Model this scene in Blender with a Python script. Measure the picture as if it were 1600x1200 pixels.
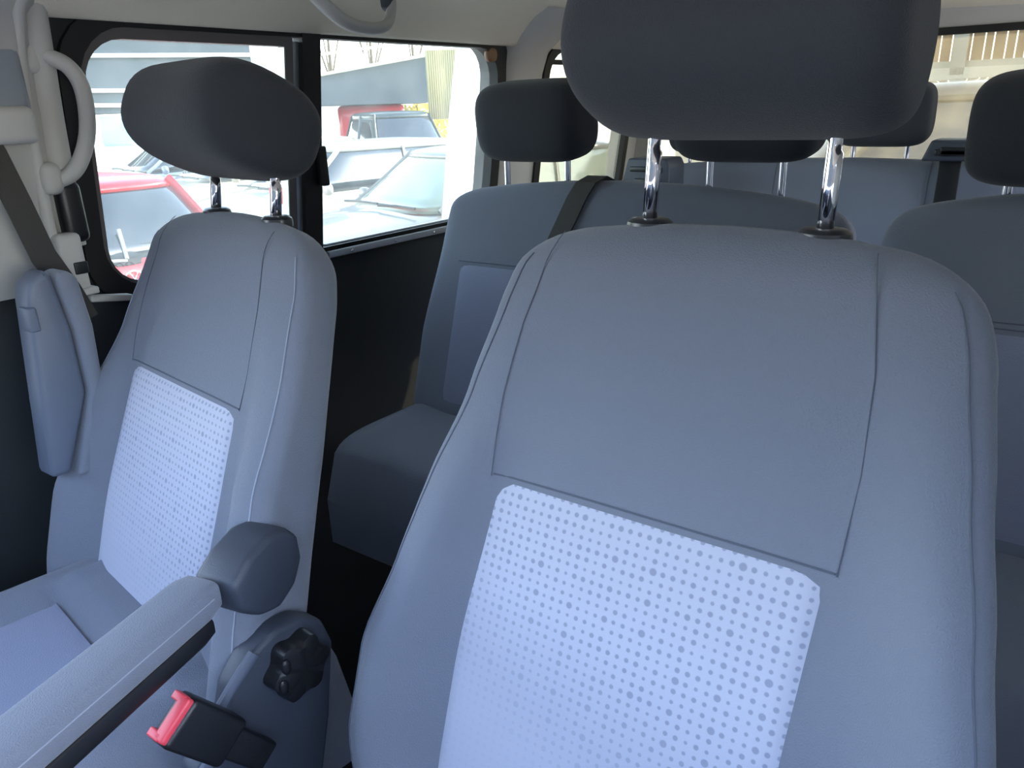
import bpy, bmesh, math, random
from mathutils import Vector, Matrix, noise
random.seed(7)
PI = math.pi
sc = bpy.context.scene
for o in list(bpy.data.objects): bpy.data.objects.remove(o)
col = sc.collection

# ------------------------------------------------------------------ camera
CZ = 1.80                     # eye height above the ground of the car park
F_PX = 1200.0
yaw, pit, rol = math.radians(-36.3), math.radians(-20.0), math.radians(2.0)
Fv = Vector((math.sin(yaw)*math.cos(pit), math.cos(yaw)*math.cos(pit), math.sin(pit)))
Rv0 = Vector((math.cos(yaw), -math.sin(yaw), 0)); Uv0 = Rv0.cross(Fv)
Rv = Rv0*math.cos(rol) - Uv0*math.sin(rol)
Uv = Uv0*math.cos(rol) + Rv0*math.sin(rol)
cd = bpy.data.cameras.new('camera'); cam = bpy.data.objects.new('camera', cd); col.objects.link(cam)
cd.sensor_width = 36; cd.lens = 36*F_PX/1600; cd.clip_start = 0.02; cd.clip_end = 500
M = Matrix((Rv, Uv, -Fv)).transposed().to_4x4(); M.translation = Vector((0, 0, CZ)); cam.matrix_world = M
sc.camera = cam

def at(px, py, axis, val):
    """point of the place seen at a pixel, on the plane where coordinate `axis` (relative to the eye) is val"""
    d = Fv + Rv*((px-800)/F_PX) - Uv*((py-600)/F_PX)
    d = d*(val/d[axis]); return Vector((d.x, d.y, d.z+CZ))

# ------------------------------------------------------------------ world, sun, exposure
w = bpy.data.worlds.new('world'); sc.world = w; w.use_nodes = True
nt = w.node_tree; bg = nt.nodes['Background']
sky = nt.nodes.new('ShaderNodeTexSky'); sky.sky_type = 'NISHITA'; sky.sun_disc = False
sky.sun_elevation = math.radians(28); sky.sun_rotation = math.radians(70)
sky.air_density = 1.0; sky.dust_density = 0.6; sky.ozone_density = 2.0
hs = nt.nodes.new('ShaderNodeHueSaturation'); hs.inputs['Saturation'].default_value = 0.68
nt.links.new(sky.outputs[0], hs.inputs['Color']); nt.links.new(hs.outputs[0], bg.inputs[0]); bg.inputs[1].default_value = 1.0
SUN = Vector((0.36, 0.70, 0.47)).normalized()
sd = bpy.data.lights.new('sun', 'SUN'); sd.energy = 10.0; sd.angle = math.radians(0.6); sd.color = (1.0, 0.90, 0.74)
so = bpy.data.objects.new('sun', sd); col.objects.link(so)
so.rotation_euler = SUN.to_track_quat('Z', 'Y').to_euler()
sc.view_settings.view_transform = 'Standard'; sc.view_settings.look = 'None'
sc.view_settings.gamma = 1; sc.view_settings.use_curve_mapping = False
sc.view_settings.exposure = 0.85

# ------------------------------------------------------------------ materials
def lin(c):
    return tuple(((v/255)/12.92 if v/255 <= 0.04045 else ((v/255+0.055)/1.055)**2.4) for v in c) + (1,)
def mat(name, rgb, rough=0.6, metal=0.0, bump=0.0, bscale=200, var=0.0, vscale=8, sheen=0.0, spec=0.5, coat=0.0):
    m = bpy.data.materials.new(name); m.use_nodes = True
    n = m.node_tree; b = n.nodes['Principled BSDF']
    b.inputs['Base Color'].default_value = lin(rgb); b.inputs['Roughness'].default_value = rough
    b.inputs['Metallic'].default_value = metal
    b.inputs['Specular IOR Level'].default_value = spec
    if sheen: b.inputs['Sheen Weight'].default_value = sheen; b.inputs['Sheen Roughness'].default_value = 0.4
    if coat: b.inputs['Coat Weight'].default_value = coat; b.inputs['Coat Roughness'].default_value = 0.05
    tc = n.nodes.new('ShaderNodeTexCoord')
    if var:
        nz = n.nodes.new('ShaderNodeTexNoise'); nz.inputs['Scale'].default_value = vscale; nz.inputs['Detail'].default_value = 4
        mx = n.nodes.new('ShaderNodeMix'); mx.data_type = 'RGBA'
        c = lin(rgb); mx.inputs[6].default_value = tuple(v*(1-var) for v in c[:3])+(1,)
        mx.inputs[7].default_value = tuple(min(1, v*(1+var)) for v in c[:3])+(1,)
        n.links.new(tc.outputs['Object'], nz.inputs['Vector']); n.links.new(nz.outputs['Fac'], mx.inputs[0])
        n.links.new(mx.outputs[2], b.inputs['Base Color'])
    if bump:
        nb = n.nodes.new('ShaderNodeTexNoise'); nb.inputs['Scale'].default_value = bscale; nb.inputs['Detail'].default_value = 2
        bp = n.nodes.new('ShaderNodeBump'); bp.inputs['Strength'].default_value = bump; bp.inputs['Distance'].default_value = 0.002
        n.links.new(tc.outputs['Object'], nb.inputs['Vector']); n.links.new(nb.outputs['Fac'], bp.inputs['Height'])
        n.links.new(bp.outputs[0], b.inputs['Normal'])
    return m

def dotted_fabric(name, base, dot):
    """light woven cloth with rows of small darker dots that thin out towards the bottom, partly from painted-in light"""
    m = bpy.data.materials.new(name); m.use_nodes = True
    n = m.node_tree; L = n.links; b = n.nodes['Principled BSDF']
    b.inputs['Roughness'].default_value = 0.9; b.inputs['Sheen Weight'].default_value = 0.25
    uv = n.nodes.new('ShaderNodeUVMap'); uv.uv_map = 'UVMap'
    sep = n.nodes.new('ShaderNodeSeparateXYZ'); L.new(uv.outputs[0], sep.inputs[0])
    def mth(op, a, b2=None, c=None):
        k = n.nodes.new('ShaderNodeMath'); k.operation = op
        for i, v in enumerate((a, b2, c)):
            if v is None: continue
            if isinstance(v, (int, float)): k.inputs[i].default_value = v
            else: L.new(v, k.inputs[i])
        return k.outputs[0]
    P = 1/0.0098
    x = mth('MULTIPLY', sep.outputs[0], P); y = mth('MULTIPLY', sep.outputs[1], P)
    def cell(v): return mth('SUBTRACT', mth('FRACT', v), 0.5)
    dx, dy = cell(x), cell(y)
    d = mth('SQRT', mth('ADD', mth('MULTIPLY', dx, dx), mth('MULTIPLY', dy, dy)))
    ix, iy = mth('FLOOR', x), mth('FLOOR', y)
    cv = n.nodes.new('ShaderNodeCombineXYZ'); L.new(ix, cv.inputs[0]); L.new(iy, cv.inputs[1])
    wn = n.nodes.new('ShaderNodeTexWhiteNoise'); wn.noise_dimensions = '3D'; L.new(cv.outputs[0], wn.inputs['Vector'])
    per = mth('MULTIPLY', mth('COMPARE', mth('MODULO', mth('ADD', ix, 400), 4.0), 0.0, 0.3), mth('COMPARE', mth('MODULO', mth('ADD', iy, 400), 3.0), 0.0, 0.3))
    rad = mth('ADD', mth('ADD', 0.17, mth('MULTIPLY', wn.outputs['Value'], 0.10)), mth('MULTIPLY', per, 0.10))
    # dots fade downwards, sooner on the left: partly pattern, partly painted-in light
    low = mth('ADD', mth('MULTIPLY', sep.outputs[1], -1.0), mth('MULTIPLY', sep.outputs[0], -0.45))
    fade = n.nodes.new('ShaderNodeMapRange'); L.new(low, fade.inputs[0])
    fade.inputs[1].default_value = 0.43; fade.inputs[2].default_value = 0.60
    fade.inputs[3].default_value = 1.0; fade.inputs[4].default_value = 0.1
    edge = n.nodes.new('ShaderNodeMapRange'); L.new(mth('SUBTRACT', rad, d), edge.inputs[0])
    edge.inputs[1].default_value = -0.04; edge.inputs[2].default_value = 0.06
    fac = mth('MULTIPLY', edge.outputs[0], fade.outputs[0])
    mx = n.nodes.new('ShaderNodeMix'); mx.data_type = 'RGBA'
    mx.inputs[6].default_value = lin(base); mx.inputs[7].default_value = lin(dot); L.new(fac, mx.inputs[0])
    L.new(mx.outputs[2], b.inputs['Base Color'])
    tc = n.nodes.new('ShaderNodeTexCoord'); nb = n.nodes.new('ShaderNodeTexNoise'); nb.inputs['Scale'].default_value = 900
    L.new(tc.outputs['Object'], nb.inputs['Vector'])
    h = mth('ADD', mth('MULTIPLY', nb.outputs['Fac'], 0.5), mth('MULTIPLY', fac, -0.6))
    bp = n.nodes.new('ShaderNodeBump'); bp.inputs['Strength'].default_value = 0.35; bp.inputs['Distance'].default_value = 0.001
    L.new(h, bp.inputs['Height']); L.new(bp.outputs[0], b.inputs['Normal'])
    return m

def glass(name, tint=(235, 240, 238), dust=0.06, dustcol=(225, 225, 215), streak=True):
    m = bpy.data.materials.new(name); m.use_nodes = True
    n = m.node_tree; L = n.links; n.nodes.remove(n.nodes['Principled BSDF']); out = n.nodes['Material Output']
    tr = n.nodes.new('ShaderNodeBsdfTransparent'); tr.inputs[0].default_value = lin(tint)
    gl = n.nodes.new('ShaderNodeBsdfGlossy'); gl.inputs['Roughness'].default_value = 0.03
    di = n.nodes.new('ShaderNodeBsdfTranslucent'); di.inputs[0].default_value = lin(dustcol)
    lw = n.nodes.new('ShaderNodeLayerWeight'); lw.inputs[0].default_value = 0.5
    pw = n.nodes.new('ShaderNodeMath'); pw.operation = 'POWER'; pw.inputs[1].default_value = 5; L.new(lw.outputs['Facing'], pw.inputs[0])
    fr = n.nodes.new('ShaderNodeMath'); fr.operation = 'MULTIPLY_ADD'; fr.inputs[1].default_value = 0.6; fr.inputs[2].default_value = 0.025; L.new(pw.outputs[0], fr.inputs[0])
    m1 = n.nodes.new('ShaderNodeMixShader'); m2 = n.nodes.new('ShaderNodeMixShader')
    L.new(fr.outputs[0], m1.inputs[0]); L.new(tr.outputs[0], m1.inputs[1]); L.new(gl.outputs[0], m1.inputs[2])
    if streak:
        tc = n.nodes.new('ShaderNodeTexCoord'); nz = n.nodes.new('ShaderNodeTexNoise'); nz.inputs['Scale'].default_value = 9; nz.inputs['Detail'].default_value = 6
        mr = n.nodes.new('ShaderNodeMapRange'); mr.inputs[1].default_value = 0.35; mr.inputs[2].default_value = 0.75
        mr.inputs[3].default_value = dust*0.75; mr.inputs[4].default_value = dust*1.7
        L.new(tc.outputs['Object'], nz.inputs['Vector']); L.new(nz.outputs['Fac'], mr.inputs[0]); L.new(mr.outputs[0], m2.inputs[0])
    else: m2.inputs[0].default_value = dust
    L.new(m1.outputs[0], m2.inputs[1]); L.new(di.outputs[0], m2.inputs[2]); L.new(m2.outputs[0], out.inputs[0])
    return m

FAB = mat('seat_cloth', (118, 124, 138), 0.92, bump=0.5, bscale=700, sheen=0.25, spec=0.2)
FABH = mat('shaded_headrest_cloth', (60, 63, 69), 0.92, bump=0.5, bscale=700, sheen=0.15, spec=0.2)  # seat cloth darkened for the headrests, shade under the roof painted in
PANEL = dotted_fabric('dotted_seat_cloth', (180, 184, 203), (143, 149, 171))
PANELF = mat('light_seat_cloth', (136, 142, 164), 0.92, bump=0.5, bscale=500, sheen=0.25, spec=0.2)
SEAM = mat('seam_thread', (88, 94, 108), 0.9)
SEAML = mat('pale_thread', (150, 158, 176), 0.9)
CHROME = mat('chrome', (225, 225, 232), 0.07, 1.0)
PLBLK = mat('black_plastic', (26, 27, 30), 0.38, bump=0.15, bscale=900)
CAPM = mat('cap_plastic', (50, 52, 57), 0.35)
PLDK = mat('dark_grey_plastic', (58, 64, 76), 0.5, bump=0.2, bscale=900)
PLGR = mat('grey_plastic', (92, 100, 116), 0.48, bump=0.2, bscale=900)
CREAM = mat('pale_grey_trim', (180, 179, 177), 0.62, bump=0.15, bscale=500)
HEAD = mat('headliner_cloth', (230, 222, 206), 0.95, bump=0.5, bscale=500, var=0.05, vscale=3)
DARKW = mat('dark_wall_trim', (38, 42, 46), 0.75, bump=0.3, bscale=400)
CARPET = mat('carpet', (30, 32, 38), 0.98, bump=0.8, bscale=600)
RUB = mat('black_rubber', (20, 20, 22), 0.6)
ALU = mat('aluminium', (178, 182, 186), 0.35, 0.8)
BELT = mat('belt_webbing', (58, 56, 54), 0.75, bump=0.4, bscale=900)
REDB = mat('red_button', (228, 74, 88), 0.4)
WINGL = glass('window_glass', tint=(226, 231, 229), dust=0.055)
REARGL = glass('rear_glass', tint=(196, 196, 188), dust=0.05, dustcol=(240, 225, 190))
SHIELD = glass('windscreen_glass', tint=(222, 236, 246), dust=0.02, streak=False)

# ------------------------------------------------------------------ mesh helpers
def mk(name, verts, faces, m, parent=None, smooth=True, mats=None):
    me = bpy.data.meshes.new(name); me.from_pydata([tuple(v) for v in verts], [], faces); me.update()
    bm = bmesh.new(); bm.from_mesh(me); bmesh.ops.recalc_face_normals(bm, faces=bm.faces); bm.to_mesh(me); bm.free()
    if smooth: me.polygons.foreach_set('use_smooth', [True]*len(me.polygons))
    o = bpy.data.objects.new(name, me); me.materials.append(m); col.objects.link(o)
    if parent: o.parent = parent
    return o
class MB:
    def __init__(s): s.v = []; s.f = []
    def add(s, vs, fs):
        k = len(s.v); s.v += [Vector(v) for v in vs]; s.f += [tuple(i+k for i in f) for f in fs]; return s
    def rings(s, rs, cap=True, closed=True):
        n = len(rs[0]); vs = [p for r in rs for p in r]; fs = []
        for i in range(len(rs)-1):
            for j in range(n if closed else n-1):
                a = i*n+j; b = i*n+(j+1) % n; fs.append((a, b, b+n, a+n))
        if cap:
            for base in (0, (len(rs)-1)*n):
                r = vs[base:base+n]; c = sum((Vector(p) for p in r), Vector())/n
                ci = len(vs); vs = vs+[c]
                for j in range(n): fs.append((base+j, base+(j+1) % n, ci))
        return s.add(vs, fs)
    def grid(s, g):
        n = len(g[0]); return s.add([p for r in g for p in r], [(i*n+j, i*n+j+1, (i+1)*n+j+1, (i+1)*n+j) for i in range(len(g)-1) for j in range(n-1)])
    def tube(s, path, r, n=12, flat=1.0, up=None):
        path = [Vector(p) for p in path]; rs = []; prev = None
        for i, p in enumerate(path):
            t = (path[min(i+1, len(path)-1)]-path[max(i-1, 0)]).normalized()
            a = prev or (Vector(up) if up else (Vector((0, 0, 1)) if abs(t.z) < 0.9 else Vector((1, 0, 0))))
            a = (a-t*a.dot(t)).normalized(); prev = a; b = t.cross(a)
            rr = r[i] if isinstance(r, (list, tuple)) else r
            rs.append([p+(a*math.cos(k*2*PI/n)+b*math.sin(k*2*PI/n)*flat)*rr for k in range(n)])
        return s.rings(rs)
    def box(s, c, sz, rot=None, bev=0.0, seg=3, taper=None):
        bm = bmesh.new(); bmesh.ops.create_cube(bm, size=1)
        for v in bm.verts:
            v.co = Vector((v.co.x*sz[0], v.co.y*sz[1], v.co.z*sz[2]))
            if taper and v.co.z > 0: v.co.x *= taper[0]; v.co.y *= taper[1]
        if bev: bmesh.ops.bevel(bm, geom=list(bm.edges), offset=bev, segments=seg, affect='EDGES', profile=0.5)
        R = rot if rot else Matrix.Identity(3)
        bm.verts.ensure_lookup_table(); bm.faces.ensure_lookup_table()
        s.add([R @ v.co+Vector(c) for v in bm.verts], [tuple(v.index for v in f.verts) for f in bm.faces]); bm.free(); return s
    def prism(s, poly, ax, a0, a1, bev=0.0):
        """polygon in the two other axes, extruded along axis ax"""
        def P(q, a):
            q = list(q); q.insert(ax, a); return Vector(q)
        bm = bmesh.new(); vs = [bm.verts.new(P(q, a0)) for q in poly]; f = bm.faces.new(vs)
        r = bmesh.ops.extrude_face_region(bm, geom=[f]); d = P((0, 0), a1-a0)
        bmesh.ops.translate(bm, vec=d, verts=[v for v in r['geom'] if isinstance(v, bmesh.types.BMVert)])
        if bev: bmesh.ops.bevel(bm, geom=list(bm.edges), offset=bev, segments=3, affect='EDGES', profile=0.5)
        bm.verts.index_update()
        s.add([v.co.copy() for v in bm.verts], [tuple(v.index for v in f2.verts) for f2 in bm.faces]); bm.free(); return s
    def ell(s, c, r, nu=20, nv=12, p=2.0, rot=None):
        rs = []
        R = rot if rot else Matrix.Identity(3)
        e = lambda a: math.copysign(abs(a)**(2/p), a)
        for i in range(1, nv):
            t = PI*i/nv-PI/2
            rs.append([R @ Vector((r[0]*e(math.cos(t))*e(math.cos(k*2*PI/nu)), r[1]*e(math.cos(t))*e(math.sin(k*2*PI/nu)), r[2]*e(math.sin(t))))+Vector(c) for k in range(nu)])
        return s.rings(rs)
    def build(s, name, m, parent=None, smooth=True, sub=0, auto=True):
        o = mk(name, s.v, s.f, m, parent, smooth)
        if auto and smooth:
            try:
                for e in o.data.edges: pass
                o.data.set_sharp_from_angle(angle=math.radians(38))
            except Exception: pass
        if sub:
            md = o.modifiers.new('sub', 'SUBSURF'); md.levels = sub; md.render_levels = sub
        return o
def empty(name, loc, label=None, cat=None, group=None, rz=0):
    o = bpy.data.objects.new(name, None); col.objects.link(o); o.location = loc; o.rotation_euler.z = rz
    o.empty_display_size = 0.1
    return tag(o, label, cat, group)
def tag(o, label=None, cat=None, group=None, kind=None):
    if label: o['label'] = label
    if cat: o['category'] = cat
    if group: o['group'] = group
    if kind: o['kind'] = kind
    return o
def struct(o, label=None): return tag(o, label, None, None, 'structure')
def rrect(y0, y1, z0, z1, r, n=6):
    pts = []
    for cy, cz, a0 in ((y1-r, z1-r, 0), (y0+r, z1-r, 90), (y0+r, z0+r, 180), (y1-r, z0+r, 270)):
        for k in range(n+1):
            a = math.radians(a0+90*k/n); pts.append((cy+r*math.cos(a), cz+r*math.sin(a)))
    return pts
def rrect2(y0, y1, z0, z1, r0, r1, n=6):
    pts = []
    for cy, cz, a0, r in ((y1-r1, z1-r1, 0, r1), (y0+r0, z1-r0, 90, r0), (y0+r0, z0+r0, 180, r0), (y1-r1, z0+r1, 270, r1)):
        for k in range(n+1):
            a = math.radians(a0+90*k/n); pts.append((cy+r*math.cos(a), cz+r*math.sin(a)))
    return pts
def sm(a, b, x):
    t = max(0, min(1, (x-a)/(b-a))); return t*t*(3-2*t)
def interp(tab, x):
    for (x0, y0), (x1, y1) in zip(tab, tab[1:]):
        if x <= x1:
            t = max(0, min(1, (x-x0)/(x1-x0))); t = t*t*(3-2*t)*0.35+t*0.65; return y0+(y1-y0)*t
    return tab[-1][1]

# ------------------------------------------------------------------ the van shell
FL = CZ-1.06                       # van floor
def xw(z): return -1.40+0.153*(z-(CZ-0.13))      # leaning left wall
def wallbox(name, y0, y1, z0, z1, m, x_off=0.0, th=0.05):
    mb = MB(); a, b = xw(z0)+x_off, xw(z1)+x_off
    mb.add([(a, y0, z0), (a, y1, z0), (b, y1, z1), (b, y0, z1), (a-th, y0, z0), (a-th, y1, z0), (b-th, y1, z1), (b-th, y0, z1)],
           [(0, 1, 2, 3), (4, 5, 6, 7), (0, 1, 5, 4), (2, 3, 7, 6), (0, 3, 7, 4), (1, 2, 6, 5)])
    return mb.build(name, m, smooth=False)
def ring_wall(mb, outer, inner, off, th, xfun=xw):
    """annulus between two equally sampled loops (y,z) on the leaning wall, with thickness"""
    n = len(outer)
    A = [Vector((xfun(z)+off, y, z)) for y, z in outer]; B = [Vector((xfun(z)+off, y, z)) for y, z in inner]
    C = [p-Vector((th, 0, 0)) for p in B]; D = [p-Vector((th, 0, 0)) for p in A]
    mb.rings([A, B, C, D, A], cap=False); return mb
W0, W1, WD = 0.675, 1.845, 1.155
ZB, ZT = CZ-0.315, CZ+0.155
# window opening: y0,y1,z0,z1
opn = rrect(W0, W1, ZB, ZT, 0.09)
def rect_like(y0, y1, z0, z1, inner, r=0.002): return rrect(y0, y1, z0, z1, r)
mb = MB(); ring_wall(mb, rrect(0.595, 1.90, FL+0.55+0.06, ZT+0.05, 0.01), opn, 0.0, 0.06)
struct(mb.build('wall_left', DARKW, smooth=False), 'dark sliding door frame around the side windows')
struct(wallbox('wall_left', 0.595, 3.0, FL-0.05, FL+0.61, DARKW, 0.0, 0.06), 'dark lower trim panel under the side windows')
struct(wallbox('wall_left', -0.9, 0.28, FL-0.05, CZ-0.40, DARKW, 0.02, 0.08), 'dark lower door panel')
struct(wallbox('wall_left', 0.28, 0.595, FL-0.05, CZ-0.27, DARKW, 0.02, 0.08), 'dark lower door trim beside the front seat')
# B pillar, light upper part
mb = MB()
for (y0, y1, off) in ((0.30, 0.60, 0.045),):
    pr = []
    for z in [CZ-0.27, CZ-0.1, CZ+0.05, CZ+0.15, CZ+0.22, CZ+0.27]:
        x = xw(z); dx = sm(CZ+0.13, CZ+0.29, z)*0.10
        pr.append([Vector((x-0.03+dx, y1+0.045, z)), Vector((x+off*0.45+dx, y1+0.022, z)), Vector((x+off+dx, y1-0.02, z)), Vector((x+off+dx, y0, z)), Vector((x-0.03+dx, y0, z))])
    mb.rings(pr)
struct(mb.build('wall_left', CREAM), 'pale grey pillar trim beside the front seat')
# front door upper frame in front of the pillar
struct(wallbox('wall_left', -0.35, 0.30, CZ+0.13, CZ+0.25, CREAM, 0.03, 0.08))
# C pillar and rear left side
def zz(py): return py
mb = MB(); ys = [1.872, 1.895, 1.93, 1.99, 2.045, 2.07]; xo = [-0.03, 0.012, 0.035, 0.035, 0.012, -0.03]
rs = []
for z in [FL+0.55, CZ-0.25, CZ-0.1, CZ+0.06, CZ+0.14, CZ+0.19, CZ+0.24]:
    dx = sm(CZ+0.1, CZ+0.25, z)*0.09
    rs.append([Vector((xw(z)+a+dx*(1 if a > 0 else .3), y+(0.05 if y > 1.95 else -0.02)*sm(CZ+0.12, CZ+0.25, z), z)) for y, a in zip(ys, xo)]+[Vector((xw(z)-0.06, 2.07, z)), Vector((xw(z)-0.06, 1.872, z))])
mb.rings(rs); struct(mb.build('wall_left', CREAM), 'cream trimmed pillar behind the sliding window')
mb = MB(); ring_wall(mb, rrect(2.05, 2.80, FL+0.61, ZT+0.08, 0.01), rrect(2.09, 2.66, CZ-0.34, CZ+0.15, 0.07), 0.0, 0.06)
struct(mb.build('wall_left', CREAM, smooth=False), 'cream trim around the rear side window')
# right wall (mirror side, mostly unseen, it closes the cabin)
XR = 0.26
def wallr(y0, y1, z0, z1, m):
    return struct(MB().box((XR+0.03, (y0+y1)/2, (z0+z1)/2), (0.06, y1-y0, z1-z0)).build('wall_right', m, smooth=False))
wallr(-0.9, 3.0, FL-0.05, CZ-0.32, DARKW); wallr(-0.35, 3.0, CZ+0.16, CZ+0.33, CREAM)
wallr(0.36, 1.30, CZ-0.33, CZ+0.17, CREAM); wallr(1.86, 2.08, CZ-0.33, CZ+0.17, CREAM); wallr(2.74, 3.0, CZ-0.33, CZ+0.17, CREAM)  # unseen front pillar widened to keep side light off the seats
# back wall with rear window
YB = 2.76
mb = MB()
outer = rrect(-1.48, XR, FL, CZ+0.33, 0.01); inner = rrect(-1.33, 0.16, CZ-0.36, CZ+0.155, 0.06)
n_ = len(outer)
A = [Vector((x, YB, z)) for x, z in outer]; B = [Vector((x, YB, z)) for x, z in inner]
C = [p+Vector((0, 0.05, 0)) for p in B]; D = [p+Vector((0, 0.05, 0)) for p in A]
mb.rings([A, B, C, D, A], cap=False); struct(mb.build('wall_back', CREAM, smooth=False), 'tailgate trim around the rear window')
# floor
struct(MB().box((-0.66, 0.95, FL-0.03), (1.92, 4.1, 0.06)).build('floor', CARPET, smooth=False), 'dark carpeted van floor')
# ceiling with curved side coves
g = []
for k in range(0, 42):
    y = -0.32+k*0.0775
    row = []
    prof = [(-1.343, 0.150), (-1.330, 0.153), (-1.312, 0.174), (-1.280, 0.204), (-1.23, 0.240), (-1.12, 0.265), (-0.95, 0.285), (-0.57, 0.30), (-0.15, 0.285), (0.05, 0.26), (0.18, 0.22), (0.23, 0.16)]
    for x, z in prof:
        dz = 0.05*sm(2.55, 2.8, y)
        row.append(Vector((x, y, CZ+z-dz*1.6)))
    g.append(row)
up = [[p+Vector((0, 0, 0.05)) for p in r] for r in g]
mb = MB(); mb.grid(g); mb.grid(up)
o = struct(mb.build('ceiling', HEAD), 'pale headliner of the van roof')
mb = MB(); mb.grid([[(-1.52, -0.33, CZ+0.2), (-1.3, -0.33, CZ+0.36), (0.1, -0.33, CZ+0.36), (0.34, -0.33, CZ+0.2)], [(-1.52, 3.0, CZ+0.2), (-1.3, 3.0, CZ+0.36), (0.1, 3.0, CZ+0.36), (0.34, 3.0, CZ+0.2)]])
struct(mb.build('ceiling', CREAM), 'outer roof skin of the van')
# windscreen and dashboard in front of the eye (behind the camera)
mb = MB(); mb.grid([[(-1.36, -0.33, CZ+0.24), (0.22, -0.33, CZ+0.24)], [(-1.42, -1.05, CZ-0.40), (0.28, -1.05, CZ-0.40)]])
struct(mb.build('window_1', SHIELD), 'windscreen')
struct(MB().box((-0.57, -0.85, CZ-0.62), (1.68, 0.5, 0.38), bev=0.06).build('wall_front', PLDK), 'dashboard')
struct(MB().box((-0.57, -1.05, CZ-0.8), (1.72, 0.06, 0.75)).build('wall_front', DARKW, smooth=False))

# ---- left sliding window: frames, seals, panes
def pane(name, y0, y1, z0, z1, off, m, r=0.02, parent=None):
    pts = rrect(y0, y1, z0, z1, r); mb = MB()
    mb.rings([[Vector((xw(z)+off, y, z)) for y, z in pts], [Vector((xw(z)+off-0.004, y, z)) for y, z in pts]])
    return mb.build(name, m, parent, smooth=False)
win = struct(empty('window_2', (xw(ZB), WD, ZB)), 'sliding side window split by a black bar')
mw = win.location
def child(mb, name, m, smooth=True, parent=None, sub=0):
    """mesh given in world coordinates, linked under a parent (any depth)"""
    if parent is not None:
        Mx = Matrix.Identity(4); q = parent
        while q is not None:
            Mx = Matrix.Translation(q.location) @ q.rotation_euler.to_matrix().to_4x4() @ Mx; q = q.parent
        Mi = Mx.inverted(); mb.v = [Mi @ v for v in mb.v]
    return mb.build(name, m, parent, smooth, sub)
mb = MB(); ring_wall(mb, rrect(W0-0.02, W1+0.02, ZB-0.02, ZT+0.015, 0.10), rrect(W0+0.014, W1-0.012, ZB+0.014, ZT-0.012, 0.085), 0.012, 0.03)
child(mb, 'window_seal', RUB, parent=win)
mb = MB(); ring_wall(mb, rrect2(W0+0.012, WD-0.025, ZB+0.012, ZT-0.012, 0.075, .004), rrect2(W0+0.024, WD-0.045, ZB+0.022, ZT-0.030, 0.07, .004), 0.006, 0.02)
child(mb, 'glass_frame', mat('window_edge_strip', (96, 92, 92), 0.4), parent=win)
mb = MB()
for (ya, yb, off, th) in ((WD-0.008, WD+0.040, 0.016, 0.03),):
    z0, z1 = ZB, ZT
    mb.add([(xw(z)+off-t, y, z) for z in (z0, z1) for y in (ya, yb) for t in (0, th)], [(0, 2, 6, 4), (1, 3, 7, 5), (0, 4, 5, 1), (2, 6, 7, 3), (0, 1, 3, 2), (4, 5, 7, 6)])
mb.box((xw(CZ-0.11)+0.022, WD+0.034, CZ-0.115), (0.02, 0.02, 0.085), bev=0.004)
child(mb, 'divider_bar', RUB, parent=win)
mb = MB(); off, th = 0.004, 0.02
for ya, yb in ((WD-0.046, WD-0.030), (WD-0.026, WD-0.009)):
    mb.add([(xw(z)+off-t, y, z) for z in (ZB+0.02, ZT-0.02) for y in (ya, yb) for t in (0, th)], [(0, 2, 6, 4), (1, 3, 7, 5), (0, 4, 5, 1), (2, 6, 7, 3), (0, 1, 3, 2), (4, 5, 7, 6)])
child(mb, 'slider_rail', ALU, parent=win, smooth=False)
# bottom aluminium rail of the rear pane with its screws
mb = MB()
for zr, h, dx in ((ZB-0.002, 0.016, 0.026), (ZB+0.020, 0.006, 0.014)):
    mb.box((xw(zr)+dx, (WD+W1)/2+0.01, zr), (0.012, W1-WD-0.07, h), bev=0.002)
child(mb, 'lower_rail', ALU, parent=win)
for ys_ in (1.27, 1.42, 1.57, 1.72):
    m2 = MB().ell((xw(ZB)+0.033, ys_, ZB-0.002), (0.002, 0.0035, 0.0035), 10, 6); child(m2, 'screw', CHROME, parent=win)
mb = MB(); pts = rrect2(W0+0.02, WD-0.03, ZB+0.016, ZT-0.016, 0.072, .004)
mb.rings([[Vector((xw(z)-0.004, y, z)) for y, z in pts], [Vector((xw(z)-0.008, y, z)) for y, z in pts]]); child(mb, 'front_pane', WINGL, parent=win, smooth=False)
mb = MB(); pts = rrect2(WD, W1-0.01, ZB+0.012, ZT-0.012, 0.004, .05)
mb.rings([[Vector((xw(z)-0.016, y, z)) for y, z in pts], [Vector((xw(z)-0.020, y, z)) for y, z in pts]]); child(mb, 'rear_pane', WINGL, parent=win, smooth=False)
m_ = MB().ell((xw(CZ+.125)+.006, 1.80, CZ+.128), (.012, .022, .020), 16, 8, p=2.6); child(m_, 'corner_fitting', mat('brown_plastic', (120, 92, 66), .5), parent=win)
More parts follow.
